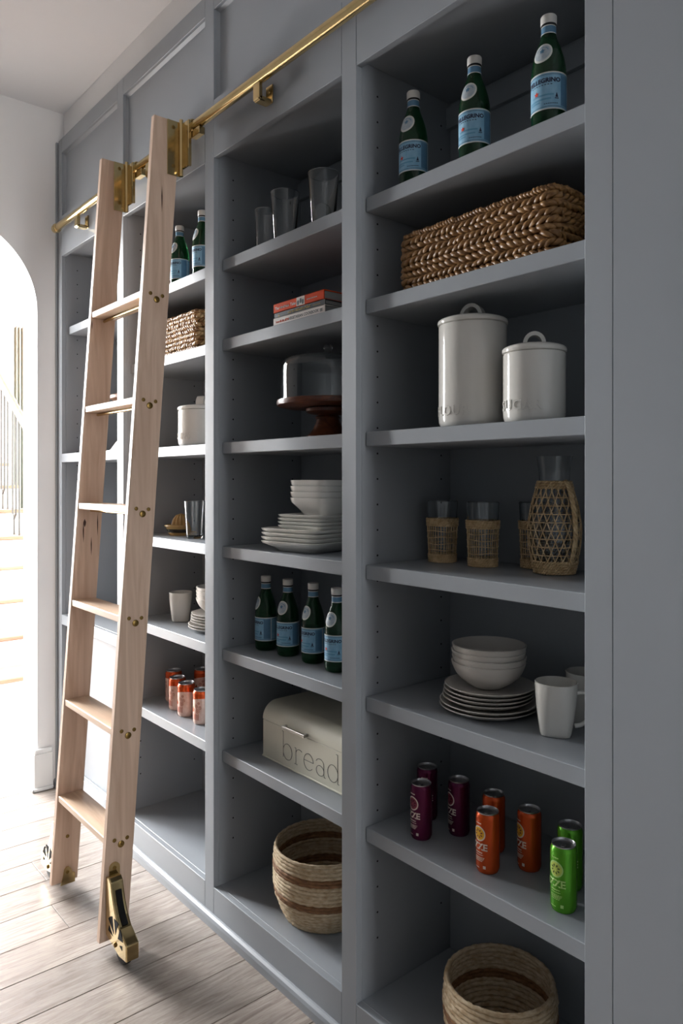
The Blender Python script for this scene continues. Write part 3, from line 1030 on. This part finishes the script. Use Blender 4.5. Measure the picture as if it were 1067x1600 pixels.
def bowl(loc, r, h, label, group):
    P_ = smoothprof([(.40 * r, .0), (.62 * r, .012), (.84 * r, h * .48), (.96 * r, h * .80), (r, h)], 4)
    Q_ = [(a - .0035, b + .003) for a, b in reversed(P_[:-1])]
    t = obj('bowl', MB().lathe([(0, .001)] + P_ + [(r - .0025, h + .0008)] + Q_ + [(0, .005)], 64), CERAMM, None, 40)
    t.location = loc
    return tag(t, label, 'bowl', group)


def stack(cx, cy, z0, where, g, vis=1.):
    z = z0
    for k in range(2):
        plate((cx, cy, z), .1150, .017, ('bottom' if k == 0 else 'upper') + ' of two large round plates ' + where, g + ' large plates')
        z += .0095
    z += .001
    nm = ['lowest', 'second lowest', 'third lowest', 'topmost']
    for k in range(4):
        plate((cx - .003 + .002 * k, cy + .001 * (k % 2), z), .1060, .0165, nm[k] + ' of four small round plates ' + where, g + ' small plates')
        z += .0095
    z += .0
    for k in range(4):
        bowl((cx + .002 * (k % 2), cy, z), .0870, .060, nm[k] + ' of four round bowls ' + where, g + ' bowls')
        z += .0135


stack(-1.1144, .1776, SHZ[4], 'above the fruit soda cans', 'right column')
stack(-2.352, .187, SHZ[4], 'above the orange cans', 'ladder column')


def mug(loc, rz, label):
    t = thing('mug', label, 'mug', loc, rz, 'white tapered mugs')
    H_ = .112
    out = [(.0285, 0, 4.2), (.0315, .002, 4.2), (.0335, .008, 4.0), (.0375, .035, 3.4), (.0415, .065, 2.8), (.0440, .092, 2.3), (.0452, H_, 2.0)]
    inn = [(.0432, H_ + .0008, 2.0), (.0410, .092, 2.3), (.0380, .065, 2.8), (.0335, .03, 3.4), (.029, .010, 4.0)]
    obj('cup', MB().loft([superring(a, a, z, e) for a, z, e in out + inn]), CERAM, t, 40)
    pts = smoothprof([(.042, 0, .092), (.058, 0, .094), (.072, 0, .083), (.0745, 0, .062), (.066, 0, .040), (.052, 0, .026), (.0385, 0, .022)], 5)
    obj('handle', MB().tube(pts, [.0052 - .0008 * sin(pi * i / (len(pts) - 1)) for i in range(len(pts))], 10), CERAM, t, 60)
    return t


m0 = mug((-.9180, .1610, SHZ[4]), rad(28), 'white mug in front on right column, handle to the right')
dup(m0, (-.922, .284, SHZ[4]), rad(20), 'white mug behind the front mug, half hidden by the right stile')
dup(m0, (-2.5930, .156, SHZ[4]), rad(150), 'white mug left of the plate stack above orange cans')

# ------------------------------------------------------------------ square plates and bowls


def sq(kind, loc, a, h, e, label, group, rz, thick=.004, foot=.55):
    t = obj(kind, MB().loft([superring(a * foot, a * foot, 0, e), superring(a * (foot + .04), a * (foot + .04), .001, e), superring(a * (.5 * foot + .42), a * (.5 * foot + .42), h * .34, e),
                             superring(a * .965, a * .965, h * .78, e), superring(a, a, h, e), superring(a - thick * .8, a - thick * .8, h + .0012, e),
                             superring(a * (.5 * foot + .42) - thick, a * (.5 * foot + .42) - thick, h * .36 + thick * .8, e), superring(a * foot, a * foot, thick + .001, e)]), CERAMB, None, 40)
    t.location = loc; t.rotation_euler = (0, 0, rz)
    return tag(t, label, 'bowl' if 'bowl' in kind else 'plate', group)


nm = ['lowest', 'second lowest', 'third lowest', 'topmost']
z = SHZ[3]
for k in range(4):
    sq('square_plate', (-1.772 + random.uniform(-.002, .002), .163, z), .1190, .031, 9, nm[k] + ' of four large square white plates under smaller ones', 'large square plates', rad(8), foot=.62)
    z += .0128
z += .006
for k in range(4):
    sq('square_plate', (-1.742 + random.uniform(-.002, .002), .161, z), .0930, .0225, 9, nm[k] + ' of four small square white plates under square bowls', 'small square plates', rad(8), foot=.66)
    z += .0105
z += .002
for k in range(4):
    sq('square_bowl', (-1.719 + random.uniform(-.0015, .0015), .161, z), .0775, .0605, 6, nm[k] + ' of four square white bowls on square plates', 'square bowls', rad(8), foot=.5)
    z += .0172

# ------------------------------------------------------------------ cake stand
t = thing('cake_stand', 'dark walnut pedestal cake stand on right of centre shelf', 'cake stand', (-1.722, .182, SHZ[2]), 0)
ped = [(0, 0), (.066, 0), (.068, .004), (.066, .010), (.055, .018), (.044, .034), (.036, .052), (.034, .060), (.038, .066), (.034, .070), (.030, .073), (.058, .078), (.066, .083), (.066, .092), (.05, .098), (0, .098)]
obj('pedestal', MB().lathe(ped, 56), WALNUT, t, 35)
obj('plate', MB().lathe([(0, .097), (.140, .097), (.152, .101), (.154, .108), (.152, .116), (.146, .1175), (0, .1165)], 80), WALNUT, t, 35)
t = thing('glass_dome', 'clear glass cake dome with knob covering the walnut stand', 'dome', (-1.722, .182, SHZ[2] + .1172), 0)
DP = [(.142, .0), (.1425, .085)] + smoothprof([(.1425, .085), (.139, .108), (.124, .122), (.085, .1305), (.04, .134), (.012, .135)], 4)[1:]
obj('dome_wall', MB().lathe(DP + [(0, .135), (0, .1325)] + [(r - .0025, z - .002) for r, z in reversed(DP[1:])] + [(.1395, .0)], 80, close=True), GLASS, t, 35)
obj('knob', MB().lathe([(0, .1352), (.008, .1352), (.0065, .141), (.011, .149), (.0145, .157), (.012, .165), (.005, .169), (0, .1695)], 28), GLASS, t, 60)

# ------------------------------------------------------------------ books


def book(loc, w, d, h, m, label, paint):
    t = thing('book', label, 'book', loc, 0, 'stack of three cookbooks')
    obj('cover', MB().cbox(0, w, 0, d, 0, .0022, .0006).cbox(0, w, 0, d, h - .0022, h, .0006).cbox(0, w, 0, .003, 0, h, .0008), m, t)
    obj('pages', MB().box(.004, w - .004, .003, d - .004, .0022, h - .0022), PAGES, t)
    paint(t, w, h)
    return t


def flat_text(t, s, x, z, size, m, bold=.0003, name='spine_lettering'):
    vs, fs = text_data(s, size, bold)
    obj(name, MB().add([(x + a, -.0004, z + b) for a, b in vs], fs), m, t)


def blocks(t, x0, n, pitch, z0, hh, m, name):
    q = MB()
    R_ = random.Random(int(x0 * 1e4) + n)
    for k in range(n):
        x = x0 + k * pitch
        a = R_.uniform(.5, 1.)
        q.box(x, x + pitch * .24, -.0005, .001, z0, z0 + hh * a)
        q.box(x, x + pitch * .74, -.0005, .001, z0 + hh * a * R_.choice((0., .4, .8)), z0 + hh * a * .2 + hh * a * R_.choice((0., .4, .8)))
        if k % 2:
            q.box(x + pitch * .52, x + pitch * .74, -.0005, .001, z0, z0 + hh * R_.uniform(.5, 1.))
    o = obj(name, q, m, t); o['kind'] = 'stuff'


def pw(t, w, h):
    blocks(t, .014, 10, .0064, .0078, .0078, BOOKR, 'faded_print')
    flat_text(t, 'VEGETARIAN COOKBOOK', .147, .0075, .0115, BOOKK)
    obj('spine_emblem', MB().box(.222, .232, -.0005, .001, .006, .015), PAGES, t)


def pk(t, w, h):
    blocks(t, .070, 16, .0066, .0035, .0085, GOLDI, 'gold_print')
    obj('spine_emblem', MB().add([(.020, -.0005, .002), (.028, -.0005, .002), (.024, -.0005, .011)], [(0, 1, 2)]), GOLDI, t)
    for k in range(5):
        obj('spine_rule', MB().box(.186 + k * .007, .191 + k * .007, -.0005, .001, .005, .007), GOLDI, t)


def pr_(t, w, h):
    flat_text(t, 'The', .018, .008, .0125, BOOKW)
    blocks(t, .032, 8, .0058, .0082, .0085, BOOKW, 'faded_print')
    flat_text(t, 'Tales', .097, .008, .0125, BOOKW)
    obj('spine_picture', MB().box(.114, .152, -.0006, .001, .0012, h - .001), BOOKW, t)
    mk = MB()
    for cx_, cz_ in ((.122, .010), (.134, .014), (.144, .010)):
        mk.add([(cx_ + .005 * cos(2 * pi * i / 10), -.0009, cz_ + .0075 * sin(2 * pi * i / 10)) for i in range(10)], [tuple(range(10))])
    obj('spine_figures', mk, BOOKK, t)
    for k in range(6):
        obj('spine_rule', MB().box(.162 + k * .008, .168 + k * .008, -.0005, .001, .011, .0135), BOOKW, t)


z = SHZ[1]
book((-1.805, .041, z), .243, .185, .0235, BOOKW, 'white vegetarian cookbook, bottom of the book stack', pw)
book((-1.802, .042, z + .0236), .240, .180, .0150, BOOKK, 'charcoal cookbook with gold print in middle of stack', pk)
book((-1.804, .041, z + .0387), .238, .182, .0265, BOOKR, 'orange cookbook on top of the book stack', pr_)

# ------------------------------------------------------------------ bread box
t = thing('bread_box', 'cream metal bread box with rounded lid, reading bread', 'bread box', (-1.955, .105, SHZ[5]), 0)
bw, bd_, bh, bs = .478, .225, .171, .1195
obj('box_body', MB().cbox(0, bw, 0, bd_, .004, bs - .0008, .003), CREAM, t)
obj('base_rim', MB().cbox(-.002, bw + .002, -.002, bd_, 0, .006, .0015), CREAM, t)
sec = [(0, bs + .0008)]
for i in range(11):
    a = pi - (pi / 2) * i / 10
    sec.append((.052 + .052 * cos(a), bh - .052 + .052 * sin(a)))
sec += [(bd_, bh), (bd_, bs + .0008)]
lid = obj('lid', MB().prism(sec, lambda p: (0, p[0], p[1]), lambda p: (bw, p[0], p[1])), CREAM, t, 30)
obj('lid_seam', MB().box(.001, bw - .001, .0008, bd_ - .001, bs - .001, bs + .001), INK, t)
hx0 = .124
obj('handle', MB().cbox(hx0, hx0 + .112, -.017, -.009, bs + .002, bs + .011, .001).cbox(hx0, hx0 + .008, -.010, .001, bs + .002, bs + .011, .001)
    .cbox(hx0 + .104, hx0 + .112, -.010, .001, bs + .002, bs + .011, .001), STEEL, lid)
LT = []
TR = .0008


def strk(pts, new=False):
    global lt
    if new:
        LT.append(MB())
    LT[-1].tube([(x, -.0002, z) for x, z in pts], TR, 5)


def arc2(cx, cz, rx, rz, a0, a1, n=20):
    return [(cx + rx * cos(rad(a0 + (a1 - a0) * i / n)), cz + rz * sin(rad(a0 + (a1 - a0) * i / n))) for i in range(n + 1)]


x0_, zb, xh, asc = .112, .025, .048, .082
strk([(x0_ - .006, zb + asc), (x0_, zb + asc)], True); strk([(x0_, zb + asc), (x0_, zb + .004)])                       # b
strk(arc2(x0_ + .022, zb + xh / 2, .0225, xh / 2, 165, -165, 30))
xr_ = x0_ + .064
strk([(xr_ - .006, zb + xh), (xr_, zb + xh)], True); strk([(xr_, zb + xh), (xr_, zb)]); strk([(xr_ - .007, zb), (xr_ + .008, zb)])   # r
strk(arc2(xr_ + .018, zb + xh - .016, .018, .015, 178, 50, 14))
xe = xr_ + .062
strk([(xe - .022, zb + xh * .54), (xe + .022, zb + xh * .54)], True); strk(arc2(xe, zb + xh / 2, .0225, xh / 2, 5, 318, 34))        # e
xa_ = xe + .057
strk(arc2(xa_ - .004, zb + xh - .014, .018, .014, 160, 0, 14), True); strk([(xa_ + .014, zb + xh - .014), (xa_ + .014, zb + .006), (xa_ + .017, zb), (xa_ + .022, zb)])
strk(arc2(xa_ - .003, zb + .0145, .0175, .0145, 0, 360, 28))                                                      # a
xd = xa_ + .076
strk([(xd - .007, zb + asc), (xd, zb + asc)], True); strk([(xd, zb + asc), (xd, zb)]); strk([(xd, zb), (xd + .007, zb)])     # d
strk(arc2(xd - .022, zb + xh / 2, .0225, xh / 2, 15, 345, 30))
for q in LT:
    obj('letter', q, INK, t)

# ------------------------------------------------------------------ round coil baskets


def coil_basket(loc, prof, label, stripes, seed):
    """prof: list of (radius, z) for the coil centres, bottom to top"""
    R = random.Random(seed)
    t = thing('coil_basket', label, 'basket', loc, 0, 'round striped coil baskets')
    n = len(prof)
    for i, (r, z) in enumerate(prof):
        top = i == n - 1
        pts = []; rr = []
        N_ = 120
        k = 34
        ph = R.uniform(0, 6)
        for j in range(N_):
            a = 2 * pi * j / N_
            q = r + .0010 * sin(3 * a + ph) + R.uniform(-.0007, .0007)
            pts.append((q * cos(a), q * sin(a), z + .0010 * sin(2 * a + ph)))
            rr.append((.0064 if not top else .0056) * (1 + .11 * sin(k * a + ph) + R.uniform(-.06, .06)))
        obj('coil', MB().tube(pts, rr, 7, True), COILB if i in stripes else COIL, t, 70)
    obj('bottom', MB().lathe([(0, .002), (prof[0][0], .002), (prof[0][0], .008), (0, .008)], 40), COIL, t, 50)
    return t


pf = lambda R_, hh, n: [(R_ * q, .0062 + (hh - .0062) * i / (n - 1)) for i in range(n) for q in
                        [(.78 + .22 * sin(min(1., i / (n - 1) / .55) * pi / 2)) - .03 * max(0., i / (n - 1) - .72) / .28]]
coil_basket((-1.752, .194, ZB), pf(.152, .206, 20), 'striped coil basket with brown bands on floor of centre column', {7, 8, 14, 15}, 5)
coil_basket((-1.066, .158, ZB), pf(.124, .160, 16), 'coil basket at floor of the right column, cut by frame', {8, 9}, 6)

# ------------------------------------------------------------------ cans


def can_shell(t, r, h, m):
    s = lerp_prof([(r, 0), (r, h)])
    obj('body', MB().lathe([(r * .78, .004), (r * .80, .0), (r * .88, .001), (r * .985, .008), (r, .012), (r, h - .013), (r * .985, h - .010), (r * .895, h - .0035), (r * .88, h - .003)], 48), m, t, 40)
    obj('base', MB().lathe([(0, .006), (r * .7, .003), (r * .79, -.0), (r * .86, .0005), (r * .93, .0045)], 40), ALU, t, 40)
    ld = obj('lid', MB().lathe([(r * .88, h - .0035), (r * .915, h - .002), (r * .915, h - .0003), (r * .895, h), (r * .87, h - .001), (r * .85, h - .006), (r * .80, h - .0065), (0, h - .0055)], 48), ALU, t, 40)
    tab = MB().cbox(-r * .14, r * .14, -r * .42, r * .12, h - .0052, h - .0034, .0006)
    o = obj('pull_tab', tab, ALU, ld); o.rotation_euler = (0, 0, rad(25))
    return s


def soda(loc, m, label, kind, rz):
    t = thing('soda_can', label, 'can', loc, rz, 'slim fruit soda cans')
    r, h = .0265, .134
    s = can_shell(t, r, h, m)
    disc_m, ring_m, seed_m, txt_m = {'p': (FRUITR, PRINTW, PURPLE, PRINTW), 'o': (FRUITY, PRINTW, FRUITR, PRINTW), 'g': (FRUITG, PRINTG, DKGREEN, PRINTG)}[kind]
    lg = obj('logo_ring', wrap(MB(), disc(0, 0, .0138, .0166, 32, 1), s, .0885, 0, .0006), ring_m, t, 60)
    obj('logo_disc', wrap(MB(), disc(0, 0, .0003, .0139, 28, 6), s, .0885, 0, .0005), disc_m, lg, 60)
    sd = MB()
    for k in range(8):
        a = 2 * pi * k / 8 + .3
        wrap(sd, ([(.0035 * cos(a), .0035 * sin(a)), (.0088 * cos(a - .22), .0088 * sin(a - .22)), (.0106 * cos(a), .0106 * sin(a)), (.0088 * cos(a + .22), .0088 * sin(a + .22))], [(0, 1, 2, 3)]), s, .0885, 0, .0010)
    obj('logo_seeds', sd, seed_m, lg)
    lt = MB()
    obj('lettering', wrap(MB(), text_data('IZZE', .0205, .0006, 1.0), s, .0535, 0, .0008), txt_m, t)
    for z, a, b in ((.110, -.009, .007), (.0460, -.010, .010), (.0415, -.010, .011), (.0360, -.011, .014), (.0335, -.011, .013), (.031, -.010, .011), (.028, -.009, .009)):
        x = a
        while x < b:
            l = random.uniform(.0016, .0042)
            wrap(lt, band(x, min(x + l, b), z, z + (.0024 if z > .045 else .0014), 2), s, 0, 0, .0007)
            x += l + .0009
    wrap(lt, band(.011, .017, .013, .0195, 3), s, 0, 0, .0006)
    wrap(lt, band(-.012, .001, .0125, .0138, 4), s, 0, 0, .0006)
    o = obj('fine_print', lt, txt_m, t); o['kind'] = 'stuff'
    return t


SODA = {}
for x, y, k, label, rz in [
        (-1.2600, .1015, 'p', 'purple slim soda can in front, leftmost on its shelf', -8), (-1.3226, .1890, 'p', 'purple slim soda can at back left corner', 30),
        (-1.2135, .1870, 'p', 'purple slim soda can behind, second in back row', -20),
        (-1.0573, .1038, 'o', 'orange slim soda can in front, middle of shelf', -8), (-1.1070, .1885, 'o', 'orange slim soda can behind the front orange can', 20),
        (-1.0020, .1820, 'o', 'orange slim soda can alone in back row, beside the green ones', -24),
        (-.8620, .1030, 'g', 'bright green slim soda can in front, rightmost', -4), (-.8990, .1840, 'g', 'green slim soda can behind the front green can', 24)]:
    if k in SODA:
        dup(SODA[k], (x, y, SHZ[5]), rad(rz), label)
    else:
        SODA[k] = soda((x, y, SHZ[5]), {'p': PURPLE, 'o': ORANGE, 'g': LIME}[k], label, k, rad(rz))

# peach and orange cans


def peach_can(loc, label, rz):
    t = thing('seltzer_can', label, 'can', loc, rz, 'peach and orange seltzer cans')
    r, h = .0320, .122
    s = can_shell(t, r, h, PEACH)
    nb = 60
    vs = []; fs = []
    for i in range(nb + 1):
        x = -pi * r + 2 * pi * r * i / nb
        vs += [(x, .084 + .010 * sin(x / r * 1.0 + .9)), (x, h - .0128)]
    fs = [(2 * i, 2 * i + 2, 2 * i + 3, 2 * i + 1) for i in range(nb)]
    obj('orange_band', wrap(MB(), (vs, fs), s, 0, 0, .0004), ORANGE, t, 60)
    obj('neck_band', MB().lathe([(r + .0004, h - .013), (r * .99, h - .0098), (r * .905, h - .0036)], 48), ORANGE, t, 60)
    fr = obj('fruit_print', wrap(MB(), disc(-.014, .052, .0003, .0062, 20, 3, lambda a: 1 + .2 * abs(sin(a))), s, 0, 0, .0006), ORANGE, t, 60)
    obj('leaf_print', wrap(MB(), disc(-.013, .061, .0002, .003, 10, 2), s, 0, 0, .0007), DKGREEN, fr)
    sw = MB()
    for cx_, cz_, rr in ((.009, .050, .0075), (.004, .066, .006), (.018, .062, .0055), (.014, .078, .004)):
        wrap(sw, disc(cx_, cz_, rr - .0011, rr, 20, 1), s, 0, 0, .0006)
        wrap(sw, disc(cx_, cz_, rr * .3, rr * .45, 14, 1), s, 0, 0, .0006)
    for k in range(7):
        wrap(sw, band(-.012 + .004 * k, -.0105 + .004 * k, .018, .040 - .002 * (k % 3), 1), s, 0, 0, .0006)
    obj('swirl_print', sw, ORANGE, t)
    return t


pc = None
for x, y, label, rz in [(-2.4782, .1175, 'peach can in front, middle of the staggered row', 12), (-2.5706, .1290, 'peach can in front row, left of middle', 4),
                        (-2.6750, .1680, 'peach can at the far left, next to ladder', -30), (-2.3640, .1190, 'peach can at the front right beside the stile', 14),
                        (-2.6200, .2650, 'peach can in the back row, standing clear', 40), (-2.5050, .2480, 'peach can in back row, nearly hidden by the stile', 60)]:
    if pc is None:
        pc = peach_can((x, y, SHZ[5]), label, rad(rz))
    else:
        dup(pc, (x, y, SHZ[5]), rad(rz), label)

# ------------------------------------------------------------------ citrus juicer
t = thing('citrus_juicer', 'brown striped pottery citrus juicer with fluted cone', 'juicer', (-2.600, .161, SHZ[3]), 0)
obj('bowl', MB().lathe([(0, .001), (.044, 0), (.046, .003), (.054, .020), (.0595, .033), (.0635, .036), (.0635, .041), (.058, .042), (.05, .030), (.03, .026), (0, .026)], 48), YELW, t, 40)
obj('dark_band', MB().lathe([(.0505, .0115), (.0565, .0255)], 48), DKBAND, t, 60)
rg = []
for i in range(11):
    q = i / 10
    rb = .034 * math.sqrt(max(0., 1 - q ** 2.2)) + .0008
    rg.append([((rb * (1 + .10 * cos(12 * 2 * pi * k / 72))) * cos(2 * pi * k / 72), (rb * (1 + .10 * cos(12 * 2 * pi * k / 72))) * sin(2 * pi * k / 72), .026 + .058 * q) for k in range(72)])
obj('reamer', MB().loft(rg), YELW, t, 50)
obj('spout', MB().loft([superring(.012, .009, .034, 2, 16), superring(.016, .011, .041, 2, 16)]), YELW, t, 50, (-.058, -.012, 0))

# ------------------------------------------------------------------ far left column
t = thing('cake_pedestal', 'wooden pedestal stand glimpsed behind the ladder in far left column', 'cake stand', (-3.02, .18, 1.552), 0)
obj('pedestal', MB().lathe([(0, 0), (.07, 0), (.066, .012), (.04, .03), (.026, .08), (.026, .17), (.04, .215), (.06, .225), (0, .225)], 40), WALNUT, t, 40)
obj('plate', MB().lathe([(0, .222), (.11, .222), (.12, .228), (.12, .240), (.113, .245), (0, .245)], 56), TREAD, t, 40)
t = thing('cream_vase', 'rounded cream vase on wooden stand, just seen past the ladder', 'vase', (-2.975, .18, 1.552 + .2452), 0)
obj('body', MB().lathe(smoothprof([(.001, 0), (.034, .002), (.052, .035), (.056, .062), (.044, .10), (.028, .125), (.03, .15)], 4) + [(.026, .15), (.024, .125), (.04, .1), (.05, .06), (.03, .01), (0, .008)], 44), CERAMM, t, 60)
nn = MB()
G = 14
vs = []
for j in range(G + 1):
    for i in range(G + 1):
        u_, v_ = i / G * 2 - 1, j / G * 2 - 1
        hgt = .088 * max(0., 1 - abs(u_) ** 1.6) * max(0., 1 - abs(v_) ** 2) * (1 + .25 * sin(5 * u_ + 2 * v_)) + .006 * sin(9 * u_ * v_ + 3 * v_)
        vs.append((u_ * .085 * (1 + .06 * sin(4 * v_)), v_ * .07, max(0.002, hgt)))
nn.add(vs, [(j * (G + 1) + i, j * (G + 1) + i + 1, (j + 1) * (G + 1) + i + 1, (j + 1) * (G + 1) + i) for j in range(G) for i in range(G)])
nn.add([(-.08, -.065, 0), (.08, -.065, 0), (.08, .065, 0), (-.08, .065, 0)], [(0, 1, 2, 3)])
nn.add([(-.06, -.074, .002), (.07, -.072, .002), (.062, -.030, .046), (-.05, -.034, .040), (-.06, -.07, .0), (.07, -.068, .0), (.062, -.026, .043), (-.05, -.030, .037)],
       [(0, 1, 2, 3), (4, 7, 6, 5), (0, 4, 5, 1), (1, 5, 6, 2), (2, 6, 7, 3), (3, 7, 4, 0)])
o = obj('folded_linen', nn, LINEN, None, 50); o.location = (-2.945, .115, 1.5525)
tag(o, 'rumpled grey-white linen napkin seen between the ladder rails', 'napkin')

# ------------------------------------------------------------------ stair hall
RISE, RUN = .198, .311
NX0 = -4.84
SY0, SY1 = -.95, .80
st = thing('staircase', 'white staircase with pale oak treads beyond the arch', 'staircase', (0, 0, 0))
for k in range(10):
    xn = NX0 - RUN * k
    z = RISE * (k + 1)
    if xn - RUN < HX:
        break
    obj('riser', MB().box(xn - .03, xn - .012, SY0, SY1, z - RISE, z - .03), TRIMW, st)
    obj('tread', MB().cbox(xn - RUN - .015, xn, SY0, SY1, z - .03, z, .006), TREAD, st)
bl = thing('stair_railing', 'thin black iron stair railing with forked balusters', 'railing', (0, 0, 0))
RYB = .62
hr = []
for k in range(3, 10):
    xn = NX0 - RUN * k
    z = RISE * (k + 1)
    if xn - RUN < HX:
        break
    ztop = lambda x_: RISE * ((NX0 - x_) / RUN + 1) + .90
    xx = xn - .06
    obj('baluster', MB().tube([(xx, RYB, z), (xx, RYB, ztop(xx))], .008, 6), IRON, bl, 60)
    f0 = xn - .19
    fk = MB().tube([(f0, RYB, z), (f0, RYB, z + .13)], .008, 6)
    for s in (-1, 1):
        pts = smoothprof([(f0, RYB, z + .125), (f0 + s * .028, RYB, z + .16), (f0 + s * .044, RYB, z + .24), (f0 + s * .044, RYB, ztop(f0 + s * .044))], 4)
        fk.tube(pts, .008, 6)
    obj('baluster', fk, IRON, bl, 60)
xs = (NX0 - RUN * 3 + .1, NX0 - RUN * 9.6)
obj('handrail', MB().tube([(x_, RYB, RISE * ((NX0 - x_) / RUN + 1) + .925) for x_ in xs], .03, 10), TREAD, bl, 60)
# curtain at the edge of the hall window
cu = thing('curtain', 'pale pleated curtain hanging from a grey rod in the hall', 'curtain', (HX + .15, 1.12, 0))
vs = []; fs = []
NN = 60
for i in range(NN + 1):
    q = i / NN
    yy = .0 + .15 * q; xx = .035 * sin(q * 2 * pi * 4.5)
    vs += [(xx * 1.1, yy, .7), (xx, yy, 3.02)]
fs = [(2 * i, 2 * i + 2, 2 * i + 3, 2 * i + 1) for i in range(NN)]
cm = MB().add(vs, fs).mesh('cloth', CURT, 70)
co = link('cloth', cm, cu)
sm = co.modifiers.new('thick', 'SOLIDIFY'); sm.thickness = .004
obj('rod', MB().tube([(0, -.02, 3.05), (0, .2305, 3.05)], .028, 10), STEEL, cu, 60)
so = MB().prism([(-5.6, 2.9), (-7.4, 2.9), (-7.4, 4.0)], lambda p: (p[0], .45, p[1]), lambda p: (p[0], HY, p[1]))
struct('trim_3', so, SOFF, 'pale peach sloped soffit under the upper stair flight')
